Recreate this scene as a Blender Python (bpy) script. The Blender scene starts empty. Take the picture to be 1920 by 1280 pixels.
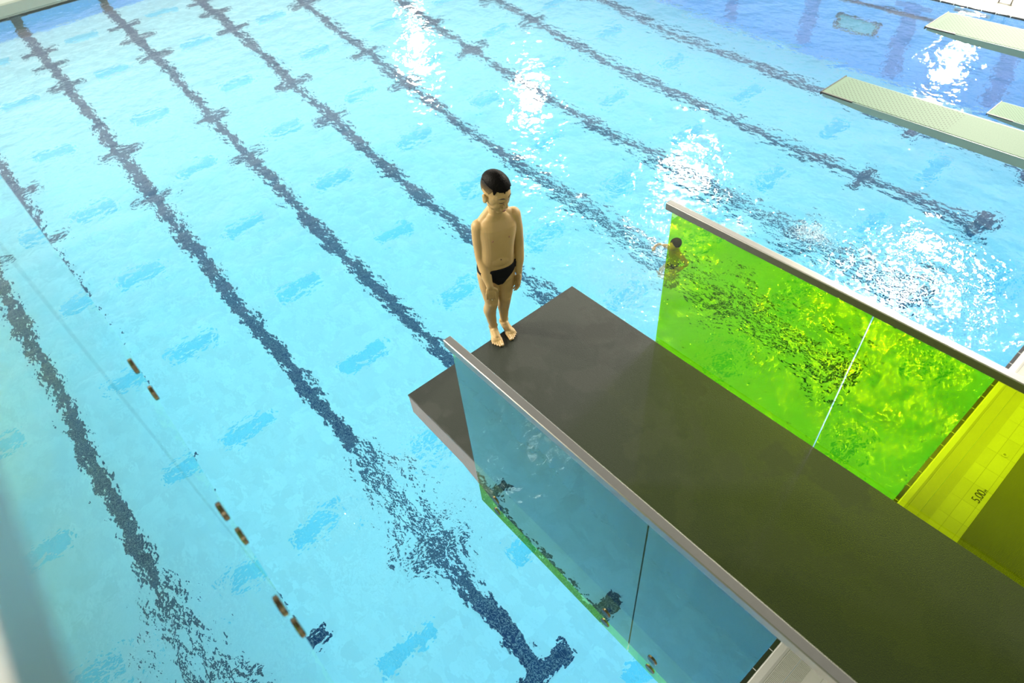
import bpy, bmesh, math, random
import numpy as np
from mathutils import Vector, Matrix
from mathutils.bvhtree import BVHTree

random.seed(4)
rng = np.random.default_rng(4)
SC = bpy.context.scene
COL = SC.collection

# ------------------------------------------------------------------ camera
cam_d = bpy.data.cameras.new('camera')
cam = bpy.data.objects.new('camera', cam_d)
COL.objects.link(cam)
cam.matrix_world = Matrix(((0.65211, -0.51622, 0.55522, 0.0),
                           (0.75491, 0.50958, -0.41285, 0.0),
                           (-0.06981, 0.68836, 0.72200, 6.3),
                           (0, 0, 0, 1)))
cam_d.sensor_width = 36.0
cam_d.lens = 36.0 * 1221.1 / 1920.0
cam_d.clip_start = 0.02
cam_d.clip_end = 300
cam_d.dof.use_dof = True
cam_d.dof.focus_distance = 4.6
cam_d.dof.aperture_fstop = 2.4
SC.camera = cam

# ------------------------------------------------------------------ colour management
SC.view_settings.view_transform = 'Standard'
SC.view_settings.look = 'None'
SC.view_settings.gamma = 1.0
SC.view_settings.use_curve_mapping = False
SC.view_settings.exposure = 0.08
SC.cycles.use_denoising = True
SC.cycles.max_bounces = 16
SC.cycles.transmission_bounces = 12
SC.cycles.transparent_max_bounces = 24
SC.cycles.glossy_bounces = 6
SC.cycles.diffuse_bounces = 4
SC.cycles.sample_clamp_indirect = 16.0
SC.cycles.blur_glossy = 0.4

# ------------------------------------------------------------------ hall light: world = added bright band all round, shaped to light the pool, dim roof
world = bpy.data.worlds.new('hall')
SC.world = world
world.use_nodes = True
wn = world.node_tree
wn.nodes.clear()
w_out = wn.nodes.new('ShaderNodeOutputWorld')
w_bg = wn.nodes.new('ShaderNodeBackground')
w_tc = wn.nodes.new('ShaderNodeTexCoord')
w_sep = wn.nodes.new('ShaderNodeSeparateXYZ')
w_ramp = wn.nodes.new('ShaderNodeValToRGB')
w_ramp.color_ramp.elements[0].position = 0.0
w_ramp.color_ramp.elements[0].color = (0.22, 0.22, 0.22, 1)
w_ramp.color_ramp.elements[1].position = 0.90
w_ramp.color_ramp.elements[1].color = (0.08, 0.08, 0.075, 1)
e = w_ramp.color_ramp.elements.new(0.29)
e.color = (0.34, 0.34, 0.33, 1)
e = w_ramp.color_ramp.elements.new(0.40)
e.color = (1.0, 0.99, 0.96, 1)
e = w_ramp.color_ramp.elements.new(0.62)
e.color = (0.24, 0.24, 0.23, 1)
wn.links.new(w_tc.outputs['Generated'], w_sep.inputs[0])
wn.links.new(w_sep.outputs['Z'], w_ramp.inputs[0])
wn.links.new(w_ramp.outputs[0], w_bg.inputs[0])
wn.links.new(w_bg.outputs[0], w_out.inputs[0])
w_bg.inputs[1].default_value = 2.4


def lamp(x, y, z, tx, ty, power, size=0.75, colour=(1.0, 0.93, 0.76)):
    ld = bpy.data.lights.new('hall_or_added_lamp', 'AREA')
    ld.shape = 'SQUARE'
    ld.size = size
    ld.energy = power
    ld.color = colour
    o = bpy.data.objects.new('hall_or_added_lamp', ld)
    COL.objects.link(o)
    o.location = (x, y, z)
    o.rotation_euler = (Vector((tx, ty, 0)) - Vector((x, y, z))).to_track_quat('-Z', 'Y').to_euler()


# two rows of hall floodlights, ten metres above the water, one row over each side deck
for k, lx in enumerate((-4.6, -14.9, -25.3, -36.0)):
    lamp(lx, 21.7, 10.0, lx * 0.6 - 1, 6, 3300 if k == 0 else 1500, 1.4 if k == 0 else 0.75)
    lamp(-9.0 if k == 0 else lx - 0.5, -5.2, 10.0, lx * 0.6 - 1, 6, 1500 if k == 0 else 2000)
lamp(-2.4, 14.8, 11.0, -3, 6, 1000, 1.4)  # extra lamp added for glints on the water behind the far glass
lamp(-11.7, 39.5, 10.0, -4, 12, 2000, 0.6)


# ------------------------------------------------------------------ node helper
class NT:
    def __init__(self, name):
        self.m = bpy.data.materials.new(name)
        self.m.use_nodes = True
        self.t = self.m.node_tree
        self.t.nodes.clear()
        self.out = self.t.nodes.new('ShaderNodeOutputMaterial')

    def n(self, kind, **kw):
        o = self.t.nodes.new('ShaderNode' + kind)
        for k, v in kw.items():
            setattr(o, k, v)
        return o

    def l(self, a, b):
        self.t.links.new(a, b)

    def val(self, sock, v):
        if hasattr(v, 'links') or isinstance(v, bpy.types.NodeSocket):
            self.l(v, sock)
        else:
            sock.default_value = v

    def math(self, op, a, b=0.0, c=0.0, clamp=False):
        o = self.n('Math', operation=op, use_clamp=clamp)
        for i, v in enumerate((a, b, c)):
            self.val(o.inputs[i], v)
        return o.outputs[0]

    def pos(self):
        return self.n('TexCoord').outputs['Object']

    def noise(self, vec, scale, detail=2.0, rough=0.5):
        o = self.n('TexNoise')
        self.l(vec, o.inputs['Vector'])
        o.inputs['Scale'].default_value = scale
        o.inputs['Detail'].default_value = detail
        o.inputs['Roughness'].default_value = rough
        return o.outputs['Fac']

    def mixc(self, f, a, b):
        o = self.n('Mix', data_type='RGBA')
        self.val(o.inputs[0], f)
        for s, v in ((6, a), (7, b)):
            if isinstance(v, tuple) and len(v) == 3:
                v = (*v, 1)
            self.val(o.inputs[s], v)
        return o.outputs[2]

    def smooth(self, v, lo, hi, a=0.0, b=1.0):
        o = self.n('MapRange', interpolation_type='SMOOTHSTEP')
        self.val(o.inputs[0], v)
        for i, q in enumerate((lo, hi, a, b)):
            o.inputs[i + 1].default_value = q
        return o.outputs[0]

    def bump(self, h, dist=1.0, strength=1.0):
        o = self.n('Bump')
        o.inputs['Strength'].default_value = strength
        o.inputs['Distance'].default_value = dist
        self.l(h, o.inputs['Height'])
        return o.outputs[0]

    def principled(self, col, rough=0.5, metal=0.0, normal=None, spec=0.5):
        p = self.n('BsdfPrincipled')
        if isinstance(col, tuple) and len(col) == 3:
            col = (*col, 1)
        self.val(p.inputs['Base Color'], col)
        self.val(p.inputs['Roughness'], rough)
        p.inputs['Metallic'].default_value = metal
        p.inputs['Specular IOR Level'].default_value = spec
        if normal is not None:
            self.l(normal, p.inputs['Normal'])
        self.l(p.outputs[0], self.out.inputs[0])
        return p


def plain(name, col, rough=0.5, metal=0.0, var=0.12, scale=6.0, bump=0.0, bscale=60.0, spec=0.5):
    t = NT(name)
    p = t.pos()
    f = t.noise(p, scale, 3)
    lo = tuple(c * (1 - var) for c in col)
    hi = tuple(min(1, c * (1 + var)) for c in col)
    c = t.mixc(f, lo, hi)
    nrm = t.bump(t.noise(p, bscale, 2), bump) if bump else None
    t.principled(c, rough, metal, nrm, spec)
    return t.m


def tiled(name, col, grout, bw, bh, mortar=0.004, rough=0.3, axes='xy', var=0.06, offset=0.0):
    t = NT(name)
    p = t.pos()
    s = t.n('SeparateXYZ')
    t.l(p, s.inputs[0])
    cmb = t.n('CombineXYZ')
    t.l(s.outputs['xyz'.index(axes[0])], cmb.inputs[0])
    t.l(s.outputs['xyz'.index(axes[1])], cmb.inputs[1])
    b = t.n('TexBrick')
    b.offset = offset
    b.squash = 1.0
    t.l(cmb.outputs[0], b.inputs['Vector'])
    b.inputs['Scale'].default_value = 1.0
    b.inputs['Mortar Size'].default_value = mortar
    b.inputs['Brick Width'].default_value = bw
    b.inputs['Row Height'].default_value = bh
    b.inputs['Color1'].default_value = (*[c * (1 - var) for c in col], 1)
    b.inputs['Color2'].default_value = (*[min(1, c * (1 + var)) for c in col], 1)
    b.inputs['Mortar'].default_value = (*grout, 1)
    t.principled(b.outputs['Color'], rough)
    return t.m


# ------------------------------------------------------------------ mesh helpers
class MB:
    def __init__(self):
        self.v, self.f, self.mi = [], [], []

    def add(self, vs, fs, mi=0):
        k = len(self.v)
        self.v += [tuple(p) for p in vs]
        for q in fs:
            self.f.append(tuple(i + k for i in q))
            self.mi.append(mi)

    def box(self, x0, x1, y0, y1, z0, z1, mi=0):
        self.add([(x0, y0, z0), (x1, y0, z0), (x1, y1, z0), (x0, y1, z0),
                  (x0, y0, z1), (x1, y0, z1), (x1, y1, z1), (x0, y1, z1)],
                 [(3, 2, 1, 0), (4, 5, 6, 7), (0, 1, 5, 4), (1, 2, 6, 5), (2, 3, 7, 6), (3, 0, 4, 7)], mi)

    def prism(self, prof, axis, a, b, mi=0):
        """closed profile swept between a and b along axis ('x','y','z')"""
        n = len(prof)
        def pt(q, t):
            if axis == 'x': return (t, q[0], q[1])
            if axis == 'y': return (q[0], t, q[1])
            return (q[0], q[1], t)
        vs = [pt(q, a) for q in prof] + [pt(q, b) for q in prof]
        fs = [tuple(range(n))[::-1], tuple(range(n, 2 * n))]
        fs += [(i, (i + 1) % n, n + (i + 1) % n, n + i) for i in range(n)]
        self.add(vs, fs, mi)

    def tube(self, pts, rad, seg=12, mi=0):
        """round tube along points, rad scalar or list"""
        pts = [Vector(p) for p in pts]
        n = len(pts)
        rads = rad if isinstance(rad, (list, tuple)) else [rad] * n
        vs = []
        ref = None
        for i, p in enumerate(pts):
            d = (pts[min(i + 1, n - 1)] - pts[max(i - 1, 0)]).normalized()
            if ref is None:
                ref = d.orthogonal().normalized()
            a = (ref - d * ref.dot(d)).normalized()
            ref = a
            b = d.cross(a)
            for s in range(seg):
                t = 2 * math.pi * s / seg
                vs.append(p + (a * math.cos(t) + b * math.sin(t)) * rads[i])
        fs = [tuple(range(seg))[::-1], tuple(range((n - 1) * seg, n * seg))]
        for i in range(n - 1):
            for s in range(seg):
                s2 = (s + 1) % seg
                fs.append((i * seg + s, i * seg + s2, (i + 1) * seg + s2, (i + 1) * seg + s))
        self.add(vs, fs, mi)

    def loft(self, rings, mi=0):
        """rings: equal-length closed loops, capped"""
        n = len(rings[0])
        vs = [p for r in rings for p in r]
        m = len(rings)
        fs = [tuple(range(n))[::-1], tuple(range((m - 1) * n, m * n))]
        for i in range(m - 1):
            for s in range(n):
                s2 = (s + 1) % n
                fs.append((i * n + s, i * n + s2, (i + 1) * n + s2, (i + 1) * n + s))
        self.add(vs, fs, mi)

    def ellipsoid(self, c, r, mat=None, seg=20, rings=12, mi=0):
        c = Vector(c)
        vs, fs = [], []
        for i in range(1, rings):
            th = math.pi * i / rings
            for s in range(seg):
                ph = 2 * math.pi * s / seg
                q = Vector((r[0] * math.sin(th) * math.cos(ph), r[1] * math.sin(th) * math.sin(ph), r[2] * math.cos(th)))
                vs.append(q)
        top, bot = len(vs), len(vs) + 1
        vs += [Vector((0, 0, r[2])), Vector((0, 0, -r[2]))]
        if mat is not None:
            vs = [mat @ q for q in vs]
        vs = [c + q for q in vs]
        for i in range(rings - 2):
            for s in range(seg):
                s2 = (s + 1) % seg
                fs.append((i * seg + s, (i + 1) * seg + s, (i + 1) * seg + s2, i * seg + s2))
        for s in range(seg):
            s2 = (s + 1) % seg
            fs.append((top, s, s2))
            fs.append((bot, (rings - 2) * seg + s2, (rings - 2) * seg + s))
        self.add(vs, fs, mi)

    def build(self, name, mats, parent=None, smooth=False, bevel=0.0, origin=None):
        me = bpy.data.meshes.new(name)
        v = self.v
        if origin is not None:
            v = [(p[0] - origin[0], p[1] - origin[1], p[2] - origin[2]) for p in v]
        me.from_pydata(v, [], self.f)
        me.validate()
        mats = mats if isinstance(mats, (list, tuple)) else [mats]
        for m in mats:
            me.materials.append(m)
        if len(mats) > 1:
            me.polygons.foreach_set('material_index', self.mi)
        if smooth:
            me.polygons.foreach_set('use_smooth', [True] * len(me.polygons))
        me.update()
        o = bpy.data.objects.new(name, me)
        COL.objects.link(o)
        if parent is not None:
            o.parent = parent
        if origin is not None:
            o.location = origin
        if bevel:
            bv = o.modifiers.new('bevel', 'BEVEL')
            bv.width = bevel
            bv.segments = 2
            bv.limit_method = 'ANGLE'
        return o


def tag(o, label=None, cat=None, group=None, kind=None):
    if label: o['label'] = label
    if cat: o['category'] = cat
    if group: o['group'] = group
    if kind: o['kind'] = kind
    return o


def empty(name, loc=(0, 0, 0), rz=0.0):
    o = bpy.data.objects.new(name, None)
    o.empty_display_size = 0.1
    COL.objects.link(o)
    o.location = loc
    o.rotation_euler = (0, 0, rz)
    return o


def copy_tree(o, parent=None, loc=None):
    c = o.copy()
    COL.objects.link(c)
    if parent is not None:
        c.parent = parent
    for ch in list(o.children):
        copy_tree(ch, c)
    if loc is not None:
        c.location = loc
    return c


# ------------------------------------------------------------------ pool constants (water surface = z 0)
XE, XN = -25.5, -0.32          # far end wall, near wall
YL, YR = -2.0, 18.12           # left wall, right wall
PROFILE = [(XN + 0.3, -5.1), (-13.0, -5.1), (-15.5, -4.75), (-18.0, -4.3), (-22.0, -2.95), (XE - 0.3, -2.0)]


def floor_z(x):
    for (a, za), (b, zb) in zip(PROFILE, PROFILE[1:]):
        if b <= x <= a:
            return za + (zb - za) * (a - x) / (a - b)
    return PROFILE[-1][1]


# ------------------------------------------------------------------ materials
M_floor = tiled('pool_floor_tile', (0.83, 0.91, 0.90), (0.78, 0.87, 0.86), 0.245, 0.12, 0.004, 0.4)
M_blue = tiled('blue_mosaic', (0.14, 0.46, 0.90), (0.28, 0.58, 0.90), 0.05, 0.05, 0.004, 0.3, 'xz')
M_blue_e = tiled('blue_mosaic_end', (0.16, 0.45, 0.88), (0.32, 0.60, 0.88), 0.05, 0.05, 0.005, 0.3, 'yz')
M_lane = tiled('lane_tile', (0.012, 0.028, 0.095), (0.26, 0.30, 0.32), 0.12, 0.06, 0.007, 0.35)
M_dash = tiled('pale_blue_tile', (0.30, 0.74, 0.86), (0.50, 0.80, 0.86), 0.12, 0.06, 0.004, 0.35)
M_stripe = tiled('stripe_tile', (0.06, 0.25, 0.62), (0.14, 0.34, 0.66), 0.05, 0.05, 0.004, 0.35, 'xz')
M_target = tiled('target_tile', (0.02, 0.022, 0.03), (0.10, 0.10, 0.10), 0.05, 0.05, 0.004, 0.35, 'yz')
M_edge = plain('black_edge_tile', (0.018, 0.018, 0.022), 0.25)
M_grout = plain('white_grout', (0.75, 0.76, 0.72), 0.7)
M_cream = tiled('cream_deck_tile', (0.60, 0.59, 0.52), (0.42, 0.41, 0.36), 0.135, 0.272, 0.003, 0.28)
M_coping = plain('cream_coping', (0.62, 0.61, 0.55), 0.3, var=0.05, scale=3)
M_grate = plain('cream_grating', (0.60, 0.59, 0.52), 0.35, var=0.04)
M_gap = plain('grating_gap', (0.30, 0.29, 0.24), 0.6)
M_steel = plain('brushed_steel', (0.33, 0.325, 0.30), 0.36, 1.0, var=0.06, scale=40)
M_steel_d = plain('polished_steel_cap', (0.22, 0.165, 0.095), 0.2, 1.0, var=0.05)
M_conc = plain('pale_concrete', (0.19, 0.185, 0.185), 0.7, var=0.10, scale=14, bump=0.002)
M_conc_d = plain('grey_concrete', (0.10, 0.10, 0.095), 0.7, var=0.1, scale=8, bump=0.002)
M_black = plain('black_trim', (0.02, 0.02, 0.018), 0.4)
M_head = plain('pale_green_grey_wall', (0.24, 0.28, 0.24), 0.35, var=0.05, scale=1.2)
M_text = plain('black_letters', (0.02, 0.02, 0.02), 0.4)


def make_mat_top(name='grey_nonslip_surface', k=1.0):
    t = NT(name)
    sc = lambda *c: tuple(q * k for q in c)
    p = t.pos()
    patch = t.smooth(t.noise(p, 2.6, 4, 0.6), 0.50, 0.58)
    fine = t.noise(p, 210, 2, 0.7)
    vor = t.n('TexVoronoi')
    vor.inputs['Scale'].default_value = 260.0
    t.l(p, vor.inputs['Vector'])
    base = t.mixc(fine, sc(0.011, 0.0135, 0.0105), sc(0.038, 0.0455, 0.036))
    base = t.mixc(t.math('MULTIPLY', patch, 0.30), base, sc(0.013, 0.0155, 0.012))
    h = t.math('ADD', t.math('MULTIPLY', vor.outputs['Distance'], -1.0), t.math('MULTIPLY', fine, 0.7))
    rough = t.math('MULTIPLY_ADD', patch, 0.20, 0.40)
    t.principled(base, rough, 0, t.bump(h, 0.0010, 0.55), 0.36)
    return t.m


M_top = make_mat_top()
M_top_shaded = make_mat_top('shaded_nonslip_surface', 0.45)  # darker copy for the upper platform, its shade put into the colour


def make_ribbed():
    t = NT('dark_ribbed_matting')
    p = t.pos()
    w = t.n('TexWave', wave_type='BANDS', bands_direction='X', wave_profile='SIN')
    w.inputs['Scale'].default_value = 34.0
    t.l(p, w.inputs['Vector'])
    c = t.mixc(w.outputs['Fac'], (0.075, 0.075, 0.064), (0.125, 0.125, 0.106))
    t.principled(c, 0.42, 0, t.bump(w.outputs['Fac'], 0.002))
    return t.m


M_rib = make_ribbed()


def make_glass():
    """yellow laminated glass: coloured straight-through light, clear surface reflection"""
    t = NT('yellow_glass')
    g = t.n('NewGeometry')
    d = t.n('VectorMath', operation='DOT_PRODUCT')
    t.l(g.outputs['Normal'], d.inputs[0])
    t.l(g.outputs['Incoming'], d.inputs[1])
    c = t.math('ABSOLUTE', d.outputs['Value'])
    front = t.math('SUBTRACT', 1.0, g.outputs['Backfacing'])
    f = t.math('MULTIPLY', front, t.math('MULTIPLY_ADD', t.math('POWER', t.math('SUBTRACT', 1.0, c), 2.65), 0.91, 0.08, clamp=True))
    tr = t.n('BsdfTransparent')
    tr.inputs[0].default_value = (0.67, 0.80, 0.07, 1)
    gl = t.n('BsdfGlossy')
    gl.inputs['Color'].default_value = (0.95, 0.97, 1.0, 1)
    gl.inputs['Roughness'].default_value = 0.0
    mx = t.n('MixShader')
    t.l(f, mx.inputs[0])
    t.l(tr.outputs[0], mx.inputs[1])
    t.l(gl.outputs[0], mx.inputs[2])
    t.l(mx.outputs[0], t.out.inputs[0])
    return t.m


M_glass = make_glass()


def make_water():
    t = NT('pool_water')
    p = t.pos()

    def dist(x, y):
        o = t.n('VectorMath', operation='DISTANCE')
        t.l(p, o.inputs[0])
        o.inputs[1].default_value = (x, y, 0)
        return o.outputs['Value']
    d1 = dist(-1.0, 6.4)
    m1 = t.smooth(d1, 4.6, 0.8)
    d2 = dist(-4.7, 6.2)
    m2 = t.smooth(d2, 4.2, 0.4)
    m3 = t.smooth(dist(-3.73, 1.28), 1.5, 0.2)
    m = t.math('ADD', t.math('MULTIPLY', m1, 1.0), t.math('ADD', t.math('MULTIPLY', m2, 0.55), t.math('MULTIPLY', m3, 1.5)))
    n1 = t.noise(p, 0.8, 1)
    n2 = t.noise(p, 2.6, 2, 0.45)
    n3 = t.noise(p, 8.5, 2, 0.5)
    h = t.math('MULTIPLY', n1, 0.030)
    h = t.math('ADD', h, t.math('MULTIPLY', n2, t.math('MULTIPLY_ADD', m, 0.046, 0.019)))
    h = t.math('ADD', h, t.math('MULTIPLY', n3, t.math('MULTIPLY_ADD', m, 0.016, 0.0058)))
    n4 = t.noise(p, 20.0, 2, 0.5)
    h = t.math('ADD', h, t.math('MULTIPLY', n4, t.math('MULTIPLY_ADD', m, 0.0060, 0.0009)))
    ring = t.math('MULTIPLY', t.math('SINE', t.math('MULTIPLY', t.math('ADD', d2, t.math('MULTIPLY', n1, 0.8)), 15.0)), t.math('MULTIPLY', m2, 0.0022))
    h = t.math('ADD', h, ring)
    gl = t.n('BsdfGlass')
    gl.inputs['Color'].default_value = (1, 1, 1, 1)
    gl.inputs['Roughness'].default_value = 0.0
    gl.inputs['IOR'].default_value = 1.333
    t.l(t.bump(h, 1.0), gl.inputs['Normal'])
    t.l(gl.outputs[0], t.out.inputs['Surface'])
    va = t.n('VolumeAbsorption')
    va.inputs['Color'].default_value = (0.0, 0.80, 0.975, 1)
    va.inputs['Density'].default_value = 0.100
    t.l(va.outputs[0], t.out.inputs['Volume'])
    return t.m


M_water = make_water()

# ------------------------------------------------------------------ setting: basin, walls, decks
b = MB()
prof = [(x, z) for x, z in PROFILE] + [(XE - 0.3, -6.2), (XN + 0.3, -6.2)]
b.prism(prof, 'y', YL - 0.3, YR + 0.3)
tag(b.build('floor', M_floor), 'white tiled pool floor sloping from deep to shallow', 'floor', kind='structure')
b = MB(); b.box(XE - 0.35, XE, YL - 0.35, YR + 0.35, -6.2, -0.001)
tag(b.build('wall_far', M_blue_e), 'blue mosaic end wall at the shallow end', 'wall', kind='structure')
b = MB(); b.box(XE, XN, YR, YR + 0.35, -6.2, -0.002)
tag(b.build('wall_right', M_blue), 'blue mosaic side wall of the pool', 'wall', kind='structure')
b = MB(); b.box(XE, XN, YL - 0.35, YL, -6.2, -0.002)
tag(b.build('wall_left', M_floor), 'white tiled side wall left of the pool', 'wall', kind='structure')
b = MB(); b.box(XN, XN + 0.3, YL - 0.35, YR + 0.35, -6.2, -0.002)
tag(b.build('wall_near', M_blue_e), 'pool wall under the near deck', 'wall', kind='structure')

b = MB()
b.box(-0.02 + 0.05, 9.0, -9.0, 24.0, -0.4, 0.015)
b.box(XN + 0.02, 0.05, -9.0, 24.0, -0.4, -0.012)
tag(b.build('deck_near', M_cream), 'cream tiled pool deck beneath the platforms', 'deck', kind='structure')
b = MB()
b.prism([(-0.285, -0.03), (-0.285, 0.012), (-0.270, 0.020), (-0.215, 0.020), (-0.190, 0.012), (-0.190, -0.03)], 'y', -9.0, YR)
tag(b.build('trim_1', M_coping, smooth=False, bevel=0.004), 'smooth cream coping along the near pool edge', 'trim', kind='structure')
b = MB()
y = -9.0
while y < YR - 0.02:
    b.box(-0.322, -0.284, y + 0.004, y + 0.241, -0.05, 0.017, 0)
    b.box(-0.321, -0.285, y + 0.241, y + 0.249, -0.05, 0.016, 1)
    y += 0.245
tag(b.build('trim_2', [M_edge, M_grout]), 'black tile edge with white joints along the near deck', 'trim', kind='structure')

b = MB(); b.box(-40, -0.3, YR + 0.04, 19.25, -0.4, 0.015); b.box(XE - 8, XE - 0.9, -9, 24, -0.4, 0.02)
tag(b.build('deck_right', M_cream), 'cream tiled deck along the far side of the pool', 'deck', kind='structure')
b = MB()
x = XE
while x < -0.6:
    b.box(x + 0.005, x + 0.297, YR - 0.003, YR + 0.042, -0.06, 0.018, 0)
    b.box(x + 0.297, x + 0.311, YR - 0.002, YR + 0.041, -0.06, 0.017, 1)
    x += 0.308
tag(b.build('trim_3', [M_edge, M_grout]), 'black tile edge with white joints along the far deck', 'trim', kind='structure')
b = MB(); b.box(-40, 9.0, 19.25, 30, -0.4, 0.06)
tag(b.build('deck_step', M_conc_d), 'grey concrete step behind the far deck', 'step', kind='structure')
b = MB()
b.prism([(XE - 0.9, -0.3), (XE + 0.0, -0.3), (XE + 0.0, 0.02), (XE + 0.02, 0.05), (XE + 0.02, 0.32), (XE - 0.02, 0.36), (XE - 0.9, 0.36)], 'y', YL - 6, YR + 0.35)
tag(b.build('trim_4', M_head), 'raised pale green end wall coping at the shallow end', 'trim', kind='structure')
# rest ledge on the side wall
b = MB(); b.box(XE, XN, YR - 0.10, YR, -1.26, -1.17)
tag(b.build('trim_5', plain('ledge_tile', (0.03, 0.08, 0.16), 0.4)), 'rest ledge line on the far side wall', 'trim', kind='structure')

# ------------------------------------------------------------------ water body
b = MB()
b.box(XE - 0.004, XN + 0.004, YL - 0.004, YR + 0.004, -6.1, 0.0)
tag(b.build('pool_water', M_water), 'clear rippled turquoise pool water filling the basin', 'water', kind='stuff')

# ------------------------------------------------------------------ lane lines on the floor
LANE_Y = [-0.75 + 2.5 * k for k in range(8)]
CROSS_X = [-24.1, -23.1, -21.8, -18.3, -16.3, -5.05]
ordn = ['leftmost', 'second', 'third', 'fourth', 'fifth', 'sixth', 'seventh', 'eighth and rightmost']


def strip(x0, x1, y0, y1, dz=0.006):
    """strip lying on the pool floor profile"""
    b = MB()
    xs = sorted({x0, x1} | {q[0] for q in PROFILE if x0 < q[0] < x1})
    for a, c in zip(xs, xs[1:]):
        za, zc = floor_z(a) + dz, floor_z(c) + dz
        b.add([(a, y0, za), (c, y0, zc), (c, y1, zc), (a, y1, za),
               (a, y0, za - 0.03), (c, y0, zc - 0.03), (c, y1, zc - 0.03), (a, y1, za - 0.03)],
              [(0, 1, 2, 3), (7, 6, 5, 4), (0, 4, 5, 1), (2, 6, 7, 3), (1, 5, 6, 2), (3, 7, 4, 0)])
    return b


for k, ly in enumerate(LANE_Y):
    o = strip(-25.49, -2.35, ly - 0.14, ly + 0.14).build('lane_line', M_lane)
    where = {0: 'leftmost dark lane line on the pool floor, beside the near glass panel',
             1: 'dark lane line on the pool floor running just left of the boy and platform tip',
             2: 'dark lane line on the pool floor running to the near handrail tip',
             3: 'dark lane line on the pool floor that passes behind the boy\'s right shoulder'}.get(
        k, '%s dark lane line from the left on the pool floor' % ordn[k])
    tag(o, where, 'lane line', 'lane lines on the pool floor')
    for cx in CROSS_X:
        strip(cx - 0.12, cx + 0.12, ly - 0.5, ly + 0.5, 0.010).build('cross_bar', M_lane, o)
    strip(-2.60, -2.32, ly - 0.5, ly + 0.5, 0.010).build('end_bar', M_lane, o)

# pale blue floor marks midway between the lane lines
first = None
for ry in [-0.75 + 1.25 + 2.5 * k for k in range(7)]:
    for i in range(10):
        cx = -1.5 - 2.53 * i
        o = strip(cx - 0.16, cx + 0.16, ry - 0.46, ry + 0.46, 0.005).build('floor_marking', M_dash)
        tag(o, 'pale blue tile rectangle on the pool floor between two lane lines', 'floor marking', 'pale blue rectangles on the pool floor')

# stripes on the side wall, targets on the end wall
for i, sx in enumerate((-1.7, -4.2, -6.65, -9.22, -11.7, -14.2, -16.7, -19.2, -21.7)):
    b = MB()
    b.box(sx - 0.20, sx + 0.20, YR - 0.012, YR + 0.01, -4.7, -0.5)
    b.box(sx - 0.44, sx + 0.44, YR - 0.014, YR + 0.01, -0.85, -0.55)
    o = b.build('wall_stripe', M_stripe)
    tag(o, 'dark blue vertical lane stripe with crossbar on the blue side wall', 'wall stripe', 'vertical stripes on the side wall')
for i, ly in enumerate(LANE_Y):
    b = MB()
    b.box(XE - 0.01, XE + 0.012, ly - 0.14, ly + 0.14, floor_z(XE), -0.02)
    b.box(XE - 0.01, XE + 0.016, ly - 0.34, ly + 0.34, -0.30, -0.16)
    o = b.build('wall_target', M_target)
    tag(o, 'black lane target with crossbar on the shallow end wall', 'wall target', 'black targets on the end wall')

# underwater window in the side wall
t = empty('underwater_window', (-7.88, YR, -2.62))
tag(t, 'teal underwater window with dark frame in the blue side wall', 'window')
b = MB()
b.box(-0.56, 0.56, -0.05, 0.02, 0.36, 0.43); b.box(-0.56, 0.56, -0.05, 0.02, -0.43, -0.36)
b.box(-0.56, -0.49, -0.05, 0.02, -0.36, 0.36); b.box(0.49, 0.56, -0.05, 0.02, -0.36, 0.36)
b.build('frame', plain('window_frame_dark', (0.03, 0.08, 0.12), 0.4), t)
b = MB(); b.box(-0.49, 0.49, -0.02, 0.0, -0.36, 0.36)
b.build('pane', plain('teal_pane', (0.16, 0.50, 0.60), 0.15), t)

# step recess near the water line of the side wall
b = MB(); b.box(-5.75, -4.95, YR - 0.03, YR - 0.001, -0.36, -0.17, 0); b.box(-5.72, -4.98, YR - 0.032, YR - 0.029, -0.34, -0.24, 1)
tag(b.build('wall_step', [plain('recess_rim', (0.30, 0.42, 0.50), 0.4), plain('recess_dark', (0.06, 0.12, 0.22), 0.5)]), 'grey foot recess in the side wall below the far deck', 'step recess')

# ------------------------------------------------------------------ near deck details
def grating(x0, x1, label):
    b = MB()
    b.box(x0, x0 + 0.006, YL - 7, YR, -0.02, 0.016, 0)
    b.box(x1 - 0.006, x1, YL - 7, YR, -0.02, 0.016, 0)
    b.box(x0 + 0.006, x1 - 0.006, YL - 7, YR, -0.02, -0.010, 1)
    y = YL - 7 + 0.006
    while y < YR - 0.02:
        b.box(x0 + 0.006, x1 - 0.006, y, y + 0.0075, -0.008, 0.015, 0)
        y += 0.0128
    o = b.build('drain_grating', [M_grate, M_gap])
    tag(o, label, 'grating', 'drain gratings along the near deck')


grating(-0.188, -0.080, 'slotted cream drain grating, the strip nearer the pool edge')
grating(-0.076, 0.030, 'slotted cream drain grating, the strip nearer the deck tiles')

b = MB(); b.box(0.318, 3.2, 2.7, 14.0, 0.015, 0.027)
tag(b.build('ribbed_mat', M_rib), 'dark ribbed walkway matting on the deck beside the 5.00 marking', 'mat')

t = empty('floor_drain', (0.195, 6.29, 0.015))
tag(t, 'small round drain in the tiles below the yellow glass', 'drain')
b = MB(); b.tube([(0, 0, -0.01), (0, 0, 0.004)], 0.034, 24)
b.build('rim', plain('drain_rim', (0.60, 0.59, 0.52), 0.3), t)
b = MB(); b.tube([(0, 0, 0.0), (0, 0, 0.006)], 0.014, 16)
b.build('hole', M_gap, t)
b = MB(); b.box(-5.44, -5.32, 18.62, 18.68, 0.012, 0.019)
tag(b.build('floor_drain', plain('drain_cover', (0.16, 0.15, 0.12), 0.5)), 'small dark drain cover on the far deck', 'drain')

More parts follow.
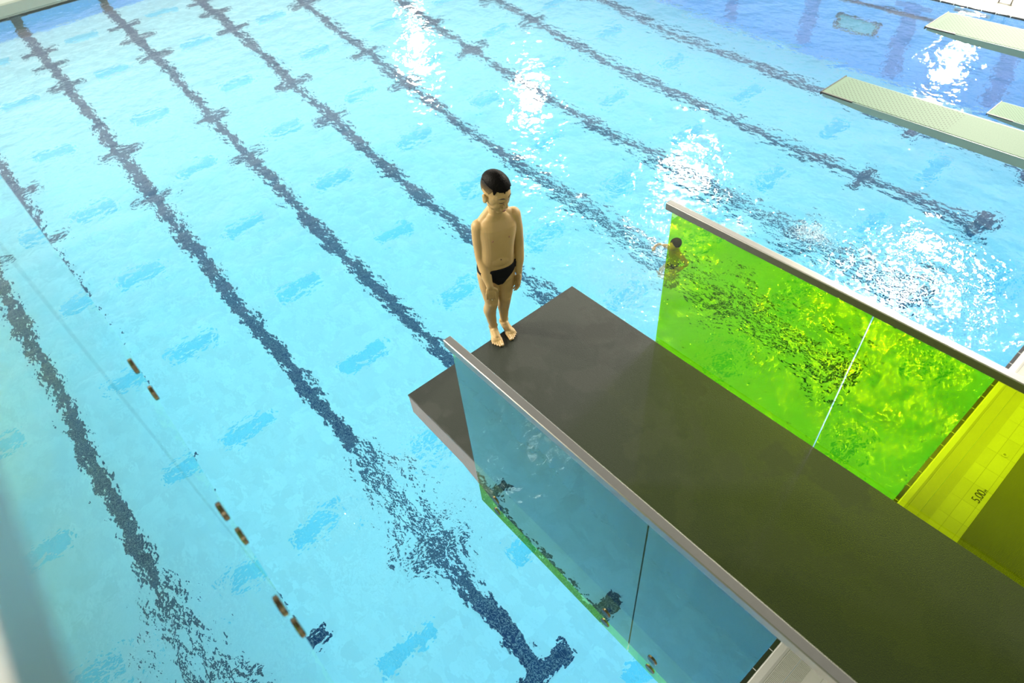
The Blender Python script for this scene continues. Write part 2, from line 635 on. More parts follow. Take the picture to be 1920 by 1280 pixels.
# depth marking
def text(body, size, loc, rot):
    cu = bpy.data.curves.new('depth_marking', 'FONT')
    cu.body = body
    cu.size = size
    cu.extrude = 0.0006
    cu.space_character = 0.93
    o = bpy.data.objects.new('depth_marking_curve', cu)
    COL.objects.link(o)
    bpy.context.view_layer.update()
    me = bpy.data.meshes.new_from_object(o.evaluated_get(bpy.context.evaluated_depsgraph_get()))
    bpy.data.objects.remove(o)
    return me


me = text('5.00', 0.118, None, None)
bm = bmesh.new(); bm.from_mesh(me)
w = max(v.co.x for v in bm.verts)
for v in bm.verts:
    v.co.x *= 0.175 / w
me2 = text('M', 0.05, None, None)
n0 = len(bm.verts)
bm.from_mesh(me2)
bm.verts.ensure_lookup_table()
for v in list(bm.verts)[n0:]:
    v.co.x = v.co.x * 0.9 + 0.183
bm.to_mesh(me); bm.free()
me.materials.clear(); me.materials.append(M_text)
dm = bpy.data.objects.new('depth_marking', me)
COL.objects.link(dm)
dm.location = (0.272, 5.505, 0.0165)
dm.rotation_euler = (0, 0, math.pi / 2)
tag(dm, 'black 5.00 M depth marking lettered on the deck tiles', 'depth marking')

# hand rail on the far deck
t = empty('deck_handrail', (-4.95, 18.74, 0.015))
tag(t, 'grey metal rail with foot bar on the far deck, top right corner', 'rail')
for s in (-0.13, 0.13):
    b = MB(); b.tube([(s, 0, 0.0), (s, 0.02, 0.9), (s, 0.10, 1.0), (s, 0.55, 1.0)], 0.02, 12)
    b.build('post', M_steel, t, smooth=True)
    b = MB(); b.tube([(s, 0, 0.0), (s, 0, 0.014)], 0.045, 16)
    b.build('base_plate', M_steel, t)
b = MB(); b.box(-0.13, 0.13, -0.018, 0.018, 0.004, 0.028); b.build('foot_bar', M_steel, t)


# ------------------------------------------------------------------ platforms
def platform(x_tip, x_end, y0, y1, z, label, conc):
    t = empty('diving_platform', ((x_tip + x_end) / 2, (y0 + y1) / 2, z))
    ox, oy, oz = t.location
    tag(t, label, 'diving platform')
    b = MB()
    zt = z - 0.012
    b.prism([(x_tip, zt), (x_tip, z - 0.185), (x_tip + 0.55, z - 0.205), (x_tip + 0.95, z - 0.34), (x_end, z - 0.36), (x_end, zt)], 'y', y0, y1)
    b.build('slab', conc, t, bevel=0.006, origin=(ox, oy, oz)).location = (0, 0, 0)
    b = MB(); b.box(x_tip - 0.002, x_end, y0 - 0.002, y1 + 0.002, z - 0.014, z)
    b.build('nonslip_top', M_top if z < 4 else M_top_shaded, t, bevel=0.003, origin=(ox, oy, oz)).location = (0, 0, 0)
    b = MB(); b.box(x_end - 0.9, x_end - 0.4, y0 + 0.3, y1 - 0.3, 0.015, z - 0.35)
    b.build('column', M_conc_d, t, origin=(ox, oy, oz)).location = (0, 0, 0)
    return t


platform(-2.655, 3.6, 1.078, 2.590, 3.0, 'grey non-slip diving platform the boy stands on', M_conc)
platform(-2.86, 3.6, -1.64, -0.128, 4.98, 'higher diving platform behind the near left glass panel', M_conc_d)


def railing(y, z_rail, z_bot, joints, caps, cap_dir, label, capz, x_end, rail_h=0.045):
    """panels between joints (x list), handrail on top, steel standoff caps"""
    t = empty('glass_railing', ((joints[0] + joints[-1]) / 2, y, z_bot))
    ox, oy, oz = t.location
    tag(t, label, 'glass railing')
    b = MB()
    x0, x1 = joints[0] - 0.035, x_end
    w = 0.022
    zt, zb = z_rail, z_rail - rail_h
    b.prism([(y - w, zb), (y - w, zt - 0.003), (y - w + 0.003, zt), (y + w - 0.003, zt), (y + w, zt - 0.003), (y + w, zb),
             (y + 0.009, zb), (y + 0.009, zt - 0.012), (y - 0.009, zt - 0.012), (y - 0.009, zb)], 'x', x0, x1)
    b.build('handrail', M_steel, t, bevel=0.0015, origin=(ox, oy, oz)).location = (0, 0, 0)
    for i, (a, c) in enumerate(zip(joints, joints[1:])):
        b = MB()
        b.box(a + 0.0035, c - 0.0035, y - 0.0065, y + 0.0065, z_bot, zt - 0.014)
        g = b.build('glass_panel', M_glass, t, origin=(ox, oy, oz))
        g.location = (0, 0, 0)
        for cx in caps:
            if a < cx < c:
                for cz in capz:
                    b = MB()
                    q = y + cap_dir * 0.0065
                    b.tube([(cx, q, cz), (cx, q + cap_dir * 0.0050, cz), (cx, q + cap_dir * 0.0068, cz)], [0.028, 0.028, 0.025], 24)
                    # stem through the gap to the slab side
                    b.tube([(cx, y - cap_dir * 0.0065, cz), (cx, y - cap_dir * 0.022, cz)], 0.012, 12)
                    so = b.build('standoff', M_steel_d, g, smooth=False, origin=(ox, oy, oz))
                    so.location = (0, 0, 0)
    return t


railing(1.050, 4.105, 2.665, [-1.890, -0.666, 0.62, 1.9, 3.2], [-1.725, -0.83, -0.52, 0.46, 0.78, 1.74], -1,
        'near-side yellow tinted glass railing left of the boy, mirroring the water', (2.865, 2.735), 3.2)
railing(2.618, 4.105, 2.665, [-1.860, -0.655, 0.62, 1.9, 3.2], [-1.70, -0.82, -0.50, 0.46, 0.78, 1.74], 1,
        'far-side yellow glass railing with green water showing through', (2.865, 2.735), 3.2)
railing(-0.100, 6.120, 4.655, [-2.250, -1.020, 0.25, 1.5, 2.8], [-1.90, -1.20, -0.87, 0.08], 1,
        'blurred close-up glass railing at the left edge of the view', (4.83, 4.67 + 0.025), 2.8)


# ------------------------------------------------------------------ springboards
def make_board_mat():
    t = NT('mint_springboard')
    p = t.pos()
    s = t.n('SeparateXYZ'); t.l(p, s.inputs[0])
    # rows of small drainage holes near the tip
    gx = t.math('SINE', t.math('MULTIPLY', s.outputs[0], 2 * math.pi / 0.050))
    gy = t.math('SINE', t.math('MULTIPLY', s.outputs[1], 2 * math.pi / 0.058))
    dots = t.smooth(t.math('MULTIPLY', gx, gy), 0.45, 0.75)
    reg = t.math('MULTIPLY', t.smooth(s.outputs[0], 0.05, 0.08), t.smooth(s.outputs[0], 1.35, 1.30))
    fine = t.noise(p, 90, 2)
    base = t.mixc(fine, (0.080, 0.148, 0.094), (0.135, 0.225, 0.155))
    base = t.mixc(t.math('MULTIPLY', t.math('MULTIPLY', dots, reg), 0.75), base, (0.03, 0.045, 0.03))
    t.principled(base, 0.6, 0, t.bump(fine, 0.001), 0.2)
    return t.m


M_board = make_board_mat()
M_board_side = plain('board_side', (0.10, 0.17, 0.16), 0.4)


def springboard(x, y0, y1, z, length, label):
    t = empty('springboard', (x, (y0 + y1) / 2, z))
    w = (y1 - y0) / 2
    tag(t, label, 'springboard', 'springboards right of the platform')
    b = MB()
    b.prism([(0, 0), (0, -0.022), (length * 0.45, -0.05), (length, -0.03), (length, 0)], 'y', -w + 0.012, w - 0.012)
    b.build('board', M_board, t, bevel=0.003)
    for s in (-1, 1):
        b = MB()
        b.prism([(0.02, -0.004), (0.02, -0.04), (0.5, -0.075), (length * 0.5, -0.10), (length, -0.06), (length, -0.004)], 'y', s * (w - 0.004) - 0.008, s * (w - 0.004) + 0.008)
        b.build('side_beam', M_board_side, t, bevel=0.003)
    b = MB()
    b.box(-0.010, 0.002, -w - 0.006, w + 0.006, -0.03, 0.003)
    b.box(-0.010, 0.36, -w - 0.010, -w + 0.008, -0.012, 0.003)
    b.build('tip_trim', M_black, t)
    fx = length * 0.72
    b = MB()
    b.box(fx, fx + 0.16, -w - 0.05, w + 0.05, -0.22, -0.09)
    b.build('fulcrum', M_steel, t)
    b = MB()
    for s in (-1, 1):
        b.box(fx - 0.1, length + 0.4, s * (w + 0.02) - 0.04, s * (w + 0.02) + 0.04, -0.32, -0.22)
        b.box(length + 0.2, length + 0.4, s * (w + 0.02) - 0.04, s * (w + 0.02) + 0.04, -z + 0.0275, -0.32)
    b.box(length - 0.2, length - 0.05, -w - 0.02, w + 0.02, -0.30, -0.03)
    b.build('stand', M_conc, t)
    return t


springboard(-3.185, 6.95, 7.46, 2.77, 4.9, 'large pale green springboard crossing the right edge, the nearest one')
springboard(-3.18, 9.27, 9.88, 2.77, 4.9, 'pale springboard at the top right corner, before the far deck')
springboard(-2.515, 11.04, 11.54, 1.16, 4.9, 'small low springboard tip at the right edge, between two larger boards')

# ------------------------------------------------------------------ people
def skin_mat():
    t = NT('skin')
    p = t.pos()
    f = t.noise(p, 9, 3)
    c = t.mixc(f, (0.36, 0.235, 0.090), (0.45, 0.305, 0.128))
    pr = t.principled(c, 0.52, 0, None, 0.32)
    pr.inputs['Subsurface Weight'].default_value = 0.12
    pr.inputs['Subsurface Radius'].default_value = (0.012, 0.005, 0.003)
    return t.m


M_skin = skin_mat()
M_hair = plain('black_hair', (0.004, 0.0035, 0.003), 0.5, var=0.4, scale=50, bump=0.0012, bscale=240, spec=0.05)
def fade_mat():
    t = NT('shaved_hair')
    p = t.pos()
    sp = t.n('SeparateXYZ'); t.l(p, sp.inputs[0])
    f = t.math('ADD', sp.outputs[2], t.math('MULTIPLY', t.noise(p, 260, 2), 0.03))
    c = t.mixc(t.smooth(f, 1.205, 1.300), (0.23, 0.155, 0.065), (0.016, 0.014, 0.012))
    t.principled(c, 0.7, 0, None, 0.1)
    return t.m


M_fade = fade_mat()
M_trunk = plain('black_trunks', (0.006, 0.006, 0.008), 0.6, spec=0.1)
M_lip = plain('lips', (0.32, 0.12, 0.09), 0.4)
M_dark = plain('brow', (0.03, 0.02, 0.015), 0.6)
M_nail = plain('nail', (0.66, 0.46, 0.34), 0.3)


def bone(b, pts, rads, seg=18):
    """chain of tapered rounded segments"""
    b.tube(pts, rads, seg)
    b.ellipsoid(pts[0], (rads[0],) * 3, None, 16, 10)
    b.ellipsoid(pts[-1], (rads[-1],) * 3, None, 16, 10)
    for p, r in list(zip(pts, rads))[1:-1]:
        b.ellipsoid(p, (r,) * 3, None, 16, 10)


def spline(pts, rads, n=5):
    """Catmull-Rom resample of a chain"""
    P = [Vector(p) for p in pts]
    out, rr = [], []
    for i in range(len(P) - 1):
        p0, p1, p2, p3 = P[max(i - 1, 0)], P[i], P[i + 1], P[min(i + 2, len(P) - 1)]
        r1, r2 = rads[i], rads[i + 1]
        for k in range(n):
            t = k / n
            out.append(0.5 * ((2 * p1) + (p2 - p0) * t + (2 * p0 - 5 * p1 + 4 * p2 - p3) * t * t + (3 * p1 - p0 - 3 * p2 + p3) * t ** 3))
            rr.append(r1 + (r2 - r1) * (3 * t * t - 2 * t ** 3))
    out.append(P[-1]); rr.append(rads[-1])
    return out, rr


def remeshed(b, voxel, iters, name):
    o = b.build(name, M_skin)
    r = o.modifiers.new('r', 'REMESH'); r.mode = 'VOXEL'; r.voxel_size = voxel
    s = o.modifiers.new('s', 'SMOOTH'); s.factor = 0.5; s.iterations = iters
    bpy.context.view_layer.update()
    me = bpy.data.meshes.new_from_object(o.evaluated_get(bpy.context.evaluated_depsgraph_get()))
    old = o.data
    bpy.data.objects.remove(o)
    bpy.data.meshes.remove(old)
    me.polygons.foreach_set('use_smooth', [True] * len(me.polygons))
    me.name = name
    me.materials.clear(); me.materials.append(M_skin)
    return me


# boy: local frame x = forward, y = his left, z = up, origin on the slab under his ankles
b = MB()
rings = [(0.500, .030, .010, .100, .062), (0.535, .030, .010, .116, .078), (0.58, .028, .010, .121, .084), (0.62, .028, .011, .121, .086),
         (0.67, .030, .014, .117, .086), (0.72, .036, .020, .111, .088), (0.77, .040, .026, .108, .088), (0.82, .042, .032, .110, .087),
         (0.87, .042, .037, .116, .087), (0.91, .041, .040, .121, .085), (0.945, .040, .042, .122, .079), (0.975, .039, .043, .114, .068),
         (1.000, .040, .043, .094, .056), (1.022, .043, .043, .070, .049), (1.045, .047, .043, .052, .045)]
RR = []
for i in range(len(rings) - 1):
    for k in range(3):
        t = k / 3
        RR.append(tuple(a + (c - a) * t for a, c in zip(rings[i], rings[i + 1])))
RR.append(rings[-1])
loops = []
for (h, fx, ly, wy, dx) in RR:
    lp = []
    for s in range(36):
        a = 2 * math.pi * s / 36
        ca, sa = math.cos(a), math.sin(a)
        pw = 0.86
        x_ = dx * math.copysign(abs(ca) ** pw, ca)
        y_ = wy * math.copysign(abs(sa) ** pw, sa)
        if ca < 0 and abs(sa) < 0.35 and h > 0.62:      # spine groove
            x_ *= 1 - 0.07 * (1 - abs(sa) / 0.35)
        if ca > 0 and abs(sa) < 0.25 and h > 0.70:      # linea alba / sternum
            x_ *= 1 - 0.035 * (1 - abs(sa) / 0.25)
        lp.append((fx + x_, ly + y_, h))
    loops.append(lp)
b.loft(loops)
# pectorals, belly, glutes, shoulder blades, collar bones
for s in (-1, 1):
    b.ellipsoid((.084, .040 + s * .046, .898), (.027, .046, .042))
    b.ellipsoid((-.028, .012 + s * .055, .575), (.055, .058, .068))
    b.ellipsoid((-.024, .040 + s * .062, .925), (.026, .042, .06))
    b.tube([(.088, .043 + s * .014, .985), (.075, .042 + s * .06, .992), (.050, .040 + s * .095, .975 + s * .012)], [.010, .010, .012], 10)
b.ellipsoid((.085, .022, .72), (.046, .075, .06))
b.ellipsoid((.095, .010, .555), (.026, .034, .036))
# neck and trapezius
bone(b, [(.038, .043, .985), (.050, .044, 1.04), (.070, .046, 1.12)], [.052, .047, .046])
for s in (-1, 1):
    bone(b, [(.030, .043 + s * .020, 1.050), (.026, .042 + s * .062, 1.000 + s * .006), (.028, .041 + s * .100, .962 + s * .018)], [.034, .038, .042])
# arms
arms = []
def arm(pts, rads):
    P, R_ = spline(pts, rads, 5)
    bone(b, P, R_)
    arms.append((P, R_))
arm([(.030, -.068, .950), (.028, -.074, .86), (.032, -.078, .775), (.046, -.080, .708), (.100, -.076, .640), (.142, -.071, .580), (.148, -.069, .562)],
    [.047, .045, .039, .036, .035, .0245, .0225])
arm([(.030, .154, .980), (.024, .166, .88), (.018, .174, .79), (.020, .175, .725), (.042, .166, .65), (.064, .153, .580), (.070, .150, .556)],
    [.046, .043, .037, .034, .033, .0235, .0215])


def hand(bm, wrist, d, side_v, n, thumb_side, flat=.26, sc=1.0):
    """palm and five fingers: d = direction to finger tips, side_v across the palm (towards the thumb), n = palm-to-back normal"""
    d, s, n = Vector(d).normalized(), Vector(side_v).normalized(), Vector(n).normalized()
    w = Vector(wrist)
    m = Matrix((d, s, n)).transposed()
    bm.ellipsoid(w + d * .034 * sc, (.042 * sc, .031 * sc, .0135 * sc), m, 18, 12)
    bm.ellipsoid(w + d * .050 * sc, (.026 * sc, .033 * sc, .0115 * sc), m, 18, 12)
    tips = []
    for off, ln in ((.0265, .052), (.0092, .060), (-.0088, .056), (-.0260, .043)):
        base = w + d * (.064 - abs(off) * .18) * sc + s * off * sc
        sp = s * off * .18
        k1 = base + (d * .42 + sp - n * flat * .18) * ln * sc
        k2 = k1 + (d * .34 + sp * .4 - n * flat * .7) * ln * sc
        k3 = k2 + (d * .24 - n * flat * .9) * ln * sc
        bone(bm, [base - d * .012 * sc, base, k1, k2, k3], [.0080 * sc, .0080 * sc, .0074 * sc, .0068 * sc, .0056 * sc], 10)
        tips.append((k3, d, n))
    tb = w + d * .016 * sc + s * .024 * sc
    t1 = tb + (d * .6 + s * .55 - n * .25) * .030 * sc
    t2 = t1 + (d * .85 + s * .20 - n * .25) * .026 * sc
    bone(bm, [w + d * .008 * sc + s * .012 * sc, tb, t1, t2], [.012 * sc, .0115 * sc, .0098 * sc, .0075 * sc], 10)
    tips.append((t2, d, n))
    return tips


tipsR = hand(b, (.147, -.069, .560), (.10, -.04, -1), (.12, 1, .0), (.97, -.15, .10), 1, .20)
tipsL = hand(b, (.072, .149, .550), (.20, -.22, -1), (1, .1, .2), (-.1, 1, -.25), 1)
# legs
def leg(pts, rads):
    P, R_ = spline(pts, rads, 5)
    bone(b, P, R_, 22)
leg([(.022, -.046, .565), (.032, -.049, .48), (.040, -.050, .40), (.044, -.050, .342), (.028, -.055, .285), (.004, -.060, .23), (-.004, -.055, .14), (-.002, -.050, .075), (-.002, -.050, .045)],
    [.072, .066, .054, .046, .044, .045, .034, .0275, .028])
leg([(.022, .066, .565), (.026, .063, .48), (.028, .056, .40), (.026, .050, .342), (.008, .048, .285), (-.018, .046, .23), (-.030, .043, .14), (-.034, .040, .075), (-.034, .040, .045)],
    [.072, .066, .053, .046, .043, .044, .033, .0270, .028])
b.ellipsoid((.078, -.050, .345), (.016, .026, .03))
b.ellipsoid((.062, .050, .345), (.016, .026, .03))
for ax, ay in ((-.002, -.050), (-.034, .040)):
    for s in (-1, 1):
        b.ellipsoid((ax - .002, ay + s * .024, .066), (.013, .010, .014))


def foot(ax, ay, yaw, inner):
    """inner = sign of the side (y) where the big toe is"""
    c, s_ = math.cos(yaw), math.sin(yaw)
    def P(x, y, z): return (ax + c * x - s_ * y, ay + s_ * x + c * y, z)
    b.ellipsoid(P(-.030, 0, .026), (.026, .025, .0265))
    bone(b, [P(-.02, 0, .036), P(.03, .002 * inner, .043), (P(.075, .004 * inner, .028))], [.030, .026, .020], 16)
    bone(b, [P(-.015, -.006 * inner, .020), P(.04, -.012 * inner, .019), P(.085, -.020 * inner, .015)], [.022, .020, .0145], 14)
    bone(b, [P(0, .006 * inner, .024), P(.05, .012 * inner, .026), P(.100, .020 * inner, .0165)], [.022, .021, .0165], 14)
    b.ellipsoid(P(.085, 0, .017), (.030, .038, .0165))
    for k, (off, ln, r) in enumerate(((.027, .058, .0122), (.0100, .060, .0086), (-.0050, .053, .0082), (-.0190, .044, .0078), (-.0315, .035, .0074))):
        bx = .100 - max(0, k - 1) * .006
        bone(b, [P(bx - .012, off * inner, .015), P(bx + ln * .45, off * 1.03 * inner, r + .004), P(bx + ln * .85, off * 1.05 * inner, r)], [r * 1.05, r, r * .95], 10)
        toes.append((P(bx + ln * .92, off * 1.05 * inner, r * 1.75), r))


toes = []
foot(-.002, -.050, math.radians(-4), 1)
foot(-.034, .040, math.radians(10), -1)
# head, turned a little to his left and looking down
HC = Vector((.082, .050, 1.200))
HR = Matrix.Rotation(math.radians(24), 3, 'Z') @ Matrix.Rotation(math.radians(20), 3, 'Y')
def H(x, y, z): return HC + HR @ Vector((x, y, z * 1.22 if z < 0 else z))
def he(c, r, seg=22, rg=14): b.ellipsoid(H(*c), r, HR, seg, rg)
he((-.014, 0, .030), (.096, .075, .088), 28, 18)
he((.012, 0, .012), (.080, .070, .080))
he((.018, 0, -.046), (.064, .052, .076))
he((.050, 0, -.086), (.030, .026, .026))
for s in (-1, 1):
    he((.042, s * .033, -.032), (.037, .028, .042))
    he((.064, s * .024, .026), (.018, .024, .014))
    he((.068, s * .030, .002), (.0135, .017, .010))
    he((.012, s * .036, -.050), (.044, .020, .044))
    he((.020, s * .038, -.016), (.046, .034, .046))
    he((-.004, s * .079, -.020), (.018, .008, .031))
    he((-.012, s * .083, -.004), (.014, .007, .019))
    he((.092, s * .011, -.037), (.009, .008, .007))
b.tube([H(.080, 0, .016), H(.092, 0, -.010), H(.100, 0, -.034)], [.008, .0095, .011], 12)
he((.098, 0, -.034), (.011, .011, .009))
he((.083, 0, -.060), (.012, .022, .011))
he((.080, 0, -.070), (.012, .017, .007))

BYAW = math.radians(-23)
BOY = Vector((-2.675, 1.90, 3.0))
me = remeshed(b, 0.0034, 5, 'person')
# keep the soles on the slab
zs = np.empty(len(me.vertices) * 3); me.vertices.foreach_get('co', zs); zs = zs.reshape(-1, 3)
BOY.z = 3.0 - zs[:, 2].min() - 0.0005
boy = bpy.data.objects.new('person', me)
COL.objects.link(boy)
boy.location = BOY
boy.rotation_euler = (0, 0, BYAW)
tag(boy, 'boy in black swim trunks standing backwards on the platform tip, looking down', 'person')
bvh = BVHTree.FromPolygons([v.co.copy() for v in me.vertices], [tuple(p.vertices) for p in me.polygons])

# swim trunks: a brief wrapped round the hips
def torso_at(h):
    for r0, r1 in zip(rings, rings[1:]):
        if r0[0] <= h <= r1[0]:
            t_ = (h - r0[0]) / (r1[0] - r0[0])
            return [p_ + (q_ - p_) * t_ for p_, q_ in zip(r0, r1)]
    return list(rings[0])


tb = MB()
NS, NR = 72, 12
grid = []
for i in range(NR + 1):
    row = []
    for s in range(NS):
        a_ = 2 * math.pi * s / NS
        ca, sa = math.cos(a_), math.sin(a_)
        k_ = abs(sa)
        if ca > 0:
            low = .522 + .088 * max(0, (k_ - .14) / .86) ** 0.62
        else:
            low = .515 + .092 * max(0, (k_ - .35) / .65) ** 1.1
        high = .658 + .012 * sa * 0 + (.012 if ca < 0 else -.004 * ca)
        h_ = low + (high - low) * i / NR
        _, fx, ly, wy, dx = torso_at(h_)
        x_ = dx * math.copysign(abs(ca) ** .86, ca)
        y_ = wy * math.copysign(abs(sa) ** .86, sa)
        o_ = Vector((fx, ly, h_))
        d_ = Vector((x_, y_, 0))
        rr = d_.length
        hit = bvh.ray_cast(o_, d_.normalized())
        r_ = rr if hit[0] is None else min(max(hit[3], rr * .93), rr + .030)
        row.append(r_)
        if i == 0: pass
    grid.append((row, [(2 * math.pi * s / NS) for s in range(NS)]))
vs, fs = [], []
for i in range(NR + 1):
    row = grid[i][0]
    for s in range(NS):
        a_ = 2 * math.pi * s / NS
        ca, sa = math.cos(a_), math.sin(a_)
        k_ = abs(sa)
        low = (.522 + .088 * max(0, (k_ - .14) / .86) ** 0.62) if ca > 0 else (.515 + .092 * max(0, (k_ - .35) / .65) ** 1.1)
        high = .658 + (.012 if ca < 0 else -.004 * ca)
        h_ = low + (high - low) * i / NR
        _, fx, ly, wy, dx = torso_at(h_)
        d_ = Vector((dx * math.copysign(abs(ca) ** .86, ca), wy * math.copysign(abs(sa) ** .86, sa), 0)).normalized()
        r_ = (row[s - 1] + 2 * row[s] + row[(s + 1) % NS]) / 4 + .0045
        vs.append(Vector((fx, ly, h_)) + d_ * r_)
for i in range(NR):
    for s in range(NS):
        s2 = (s + 1) % NS
        fs.append((i * NS + s, i * NS + s2, (i + 1) * NS + s2, (i + 1) * NS + s))
tb.add(vs, fs)
tr = tb.build('swim_trunks', M_trunk, boy, smooth=True)
so = tr.modifiers.new('t', 'SOLIDIFY'); so.thickness = .006; so.offset = -1


# hair: a cap grown over the skull, with a jagged fringe, and shaved sides
def hair_cap(name, mat, r_out, lim, lo=None, seg=96, rows=26, amp=.0):
    hb = MB()
    c0 = Vector((-.014, 0, .030))
    rad = Vector((.096, .075, .088))
    def pt(th, ph, k, n):
        q = Vector((rad.x * math.sin(th) * math.cos(ph), rad.y * math.sin(th) * math.sin(ph), rad.z * math.cos(th))) * k
        return c0 + q + q.normalized() * n
    outer, inner = [], []
    for i in range(rows + 1):
        ro, ri = [], []
        for s in range(seg):
            ph = 2 * math.pi * s / seg
            top = lo(ph) if lo else 0.02
            th = top + (lim(ph, s) - top) * i / rows
            edge = 1.0 if i < rows else .965
            bump = amp * (random.random() - .5)
            ro.append(H(*pt(th, ph, r_out(th, ph) * edge, bump)))
            ri.append(H(*pt(th, ph, .955, 0)))
        outer.append(ro); inner.append(ri)
    loops = outer + inner[::-1]
    n = seg
    vs = [p for r in loops for p in r]
    m = len(loops)
    fs = []
    for i in range(m - 1):
        for s in range(n):
            s2 = (s + 1) % n
            fs.append((i * n + s, i * n + s2, (i + 1) * n + s2, (i + 1) * n + s))
    for s in range(n):
        s2 = (s + 1) % n
        fs.append(((m - 1) * n + s, (m - 1) * n + s2, s2, s))
    hb.add(vs, fs)
    return hb.build(name, mat, boy, smooth=True)


jag = [random.random() for _ in range(96)]
def hair_lim(ph, s):
    a = abs((ph + math.pi) % (2 * math.pi) - math.pi)          # 0 = front, pi = back
    f = max(0.0, 1 - a / 0.75)
    base = 1.12 + .05 * math.cos(2 * a)
    if a < .75:
        base = 1.10 + .13 * (jag[s] if s % 2 else jag[s] * .4) * min(1, f * 2.2)
    elif a < 1.2:
        base = 1.10 + .36 * max(0, 1 - abs(a - .95) / .16)
    if a > 2.2:
        base = 1.22
    return base
hair_cap('hair', M_hair, lambda th, ph: 1.075 + .045 * math.exp(-(th / .7) ** 2) + .02 * math.cos(ph), hair_lim, amp=.002)
def fade_lo(ph):
    return 1.05
def fade_lim(ph, s):
    a = abs((ph + math.pi) % (2 * math.pi) - math.pi)
    if a < 1.0: return 1.06
    if a < 1.35: return 1.06 + .64 * (a - 1.0) / .35
    if a < 1.95: return 1.60
    return 2.0
hair_cap('shaved_hair', M_fade, lambda th, ph: 1.012, fade_lim, fade_lo, rows=12)


def on_face(y, z):
    o_ = H(.25, y, z)
    d_ = HR @ Vector((-1, 0, 0))
    h = bvh.ray_cast(o_, d_)
    return h[0] if h[0] is not None else H(.09, y, z)


fw = HR @ Vector((1, 0, 0))
for s in (-1, 1):
    hb = MB()
    pts = [on_face(s * q, z) + fw * .0008 for q, z in ((.012, .026), (.024, .031), (.036, .030), (.048, .023))]
    hb.tube(pts, [.0022, .0036, .0032, .0012], 8)
    hb.build('eyebrow', M_dark, boy, smooth=True)
    hb = MB()
    pts = [on_face(s * q, z) + fw * .0004 for q, z in ((.015, .000), (.022, -.004), (.030, -.005), (.038, -.003), (.044, .001))]
    hb.tube(pts, [.0010, .0022, .0026, .0022, .0010], 8)
    hb.build('eyelashes', M_dark, boy, smooth=True)
hb = MB()
for z, r in ((-.059, .0036), (-.0680, .0046)):
    pts = [on_face(q, z + abs(q) * .12 * (1 if z < -.06 else -1)) - fw * .0008 for q in (-.020, -.010, 0, .010, .020)]
    hb.tube(pts, [r * .35, r * .9, r, r * .9, r * .35], 8)
hb.build('lips', M_lip, boy, smooth=True)
hb = MB()
pts = [on_face(q, -.0635) + fw * .001 for q in (-.019, -.01, 0, .01, .019)]
hb.tube(pts, [.0006, .0016, .0020, .0016, .0006], 8)
hb.build('mouth_opening', M_dark, boy, smooth=True)


def on_body(y, z):
    h = bvh.ray_cast(Vector((.5, y, z)), Vector((-1, 0, 0)))
    return h[0]


M_nip = plain('areola', (0.30, 0.15, 0.09), 0.5)
for y_, z_ in ((-.012, .885), (.092, .890)):
    hb = MB(); q = on_body(y_, z_); hb.ellipsoid(q, (.0022, .007, .007), None, 12, 8); hb.build('nipple', M_nip, boy, smooth=True)
hb = MB(); q = on_body(.026, .738); hb.ellipsoid(q, (.0016, .0045, .007), None, 12, 8); hb.build('navel', plain('navel_shade', (0.16, 0.08, 0.04), 0.6), boy, smooth=True)
for (q, r) in toes:
    hb = MB()
    hb.ellipsoid(q, (r * .55, r * .55, r * .28), None, 10, 6)
    hb.build('toenail', M_nail, boy, smooth=True)

# swimmer treading water beyond the platform: only the head is out
b = MB()
sw = Vector((-4.60, 6.66, 0.0))
bone(b, *spline([(0, 0, -.13), (-.02, 0, -.30), (-.03, 0, -.50), (-.02, 0, -.62)], [.085, .105, .095, .10], 4))
for s in (-1, 1):
    b.ellipsoid((0, s * .11, -.15), (.055, .07, .055))
    bone(b, *spline([(-.02, s * .07, -.62), (.12, s * .10, -.88), (.02, s * .12, -1.2)], [.075, .055, .035], 4))
bone(b, *spline([(0, .14, -.15), (.02, .30, -.20), (.10, .36, -.12), (.16, .38, -.08)], [.045, .036, .028, .022], 4))
bone(b, *spline([(0, -.14, -.15), (.05, -.26, -.18), (.16, -.24, -.09), (.22, -.20, -.045)], [.045, .036, .028, .022], 4))
hand(b, (.165, .382, -.078), (.8, .3, .3), (.3, -1, 0), (0, 0, 1), 1, .3)
hand(b, (.225, -.196, -.043), (.8, .4, .3), (.4, 1, 0), (0, 0, 1), 1, .3)
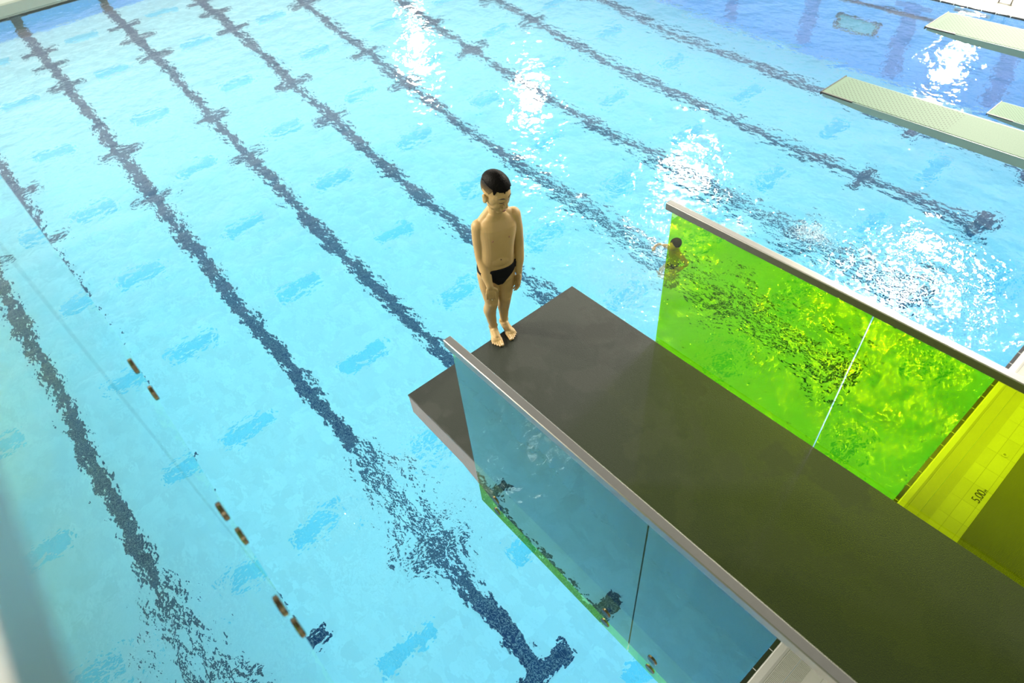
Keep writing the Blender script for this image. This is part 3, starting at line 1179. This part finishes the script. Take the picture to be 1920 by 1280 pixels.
bone(b, [(0, 0, -.13), (.015, 0, -.03)], [.05, .048])
b.ellipsoid((.005, 0, .055), (.095, .076, .088))
b.ellipsoid((.04, 0, -.015), (.058, .052, .06))
b.ellipsoid((.10, 0, .000), (.012, .012, .018))
for s in (-1, 1):
    b.ellipsoid((.015, s * .078, .01), (.015, .008, .028))
me = remeshed(b, 0.009, 4, 'person')
swo = bpy.data.objects.new('person', me)
COL.objects.link(swo)
swo.location = sw
swo.rotation_euler = (0, 0, math.radians(-100))
tag(swo, 'dark-haired swimmer half under water beside the end of the yellow glass', 'person')
hb = MB()
hb.ellipsoid((-.006, 0, .066), (.098, .082, .084), None, 28, 18)
hb.build('hair', M_hair, swo, smooth=True)
hb = MB()
hb.tube([(-.028, 0, -.50), (-.02, 0, -.66)], [.108, .112], 20)
hb.build('swim_trunks', M_trunk, swo, smooth=True)


# foam where divers have broken the surface: countless tiny bubbles
def foam(cx, cy, rx, ry, n, zlo, zhi, label, rmin=.004, rmax=.010):
    ico = [(0, 0, 1), (1, 0, 0), (0, 1, 0), (-1, 0, 0), (0, -1, 0), (0, 0, -1)]
    icf = [(0, 1, 2), (0, 2, 3), (0, 3, 4), (0, 4, 1), (5, 2, 1), (5, 3, 2), (5, 4, 3), (5, 1, 4)]
    fb = MB()
    for _ in range(n):
        x_, y_ = rng.normal(0, .5), rng.normal(0, .5)
        z_ = rng.uniform(zlo, zhi)
        r = rng.uniform(rmin, rmax)
        o_ = Vector((cx + x_ * rx, cy + y_ * ry, z_))
        fb.add([o_ + Vector(q) * r for q in ico], icf)
    o = fb.build('foam', M_foam, smooth=True)
    return tag(o, label, 'foam', kind='stuff')


M_foam = plain('white_foam', (0.92, 0.95, 0.95), 0.5, var=0.02)
foam(-4.75, 5.9, 1.1, 0.9, 15000, -0.9, -0.03, 'pale cloud of bubbles in the water before the swimmer', .0025, .0055)
foam(-3.35, 8.35, 0.35, 0.30, 1200, -0.06, 0.012, 'small patch of white splash foam beyond the far railing')
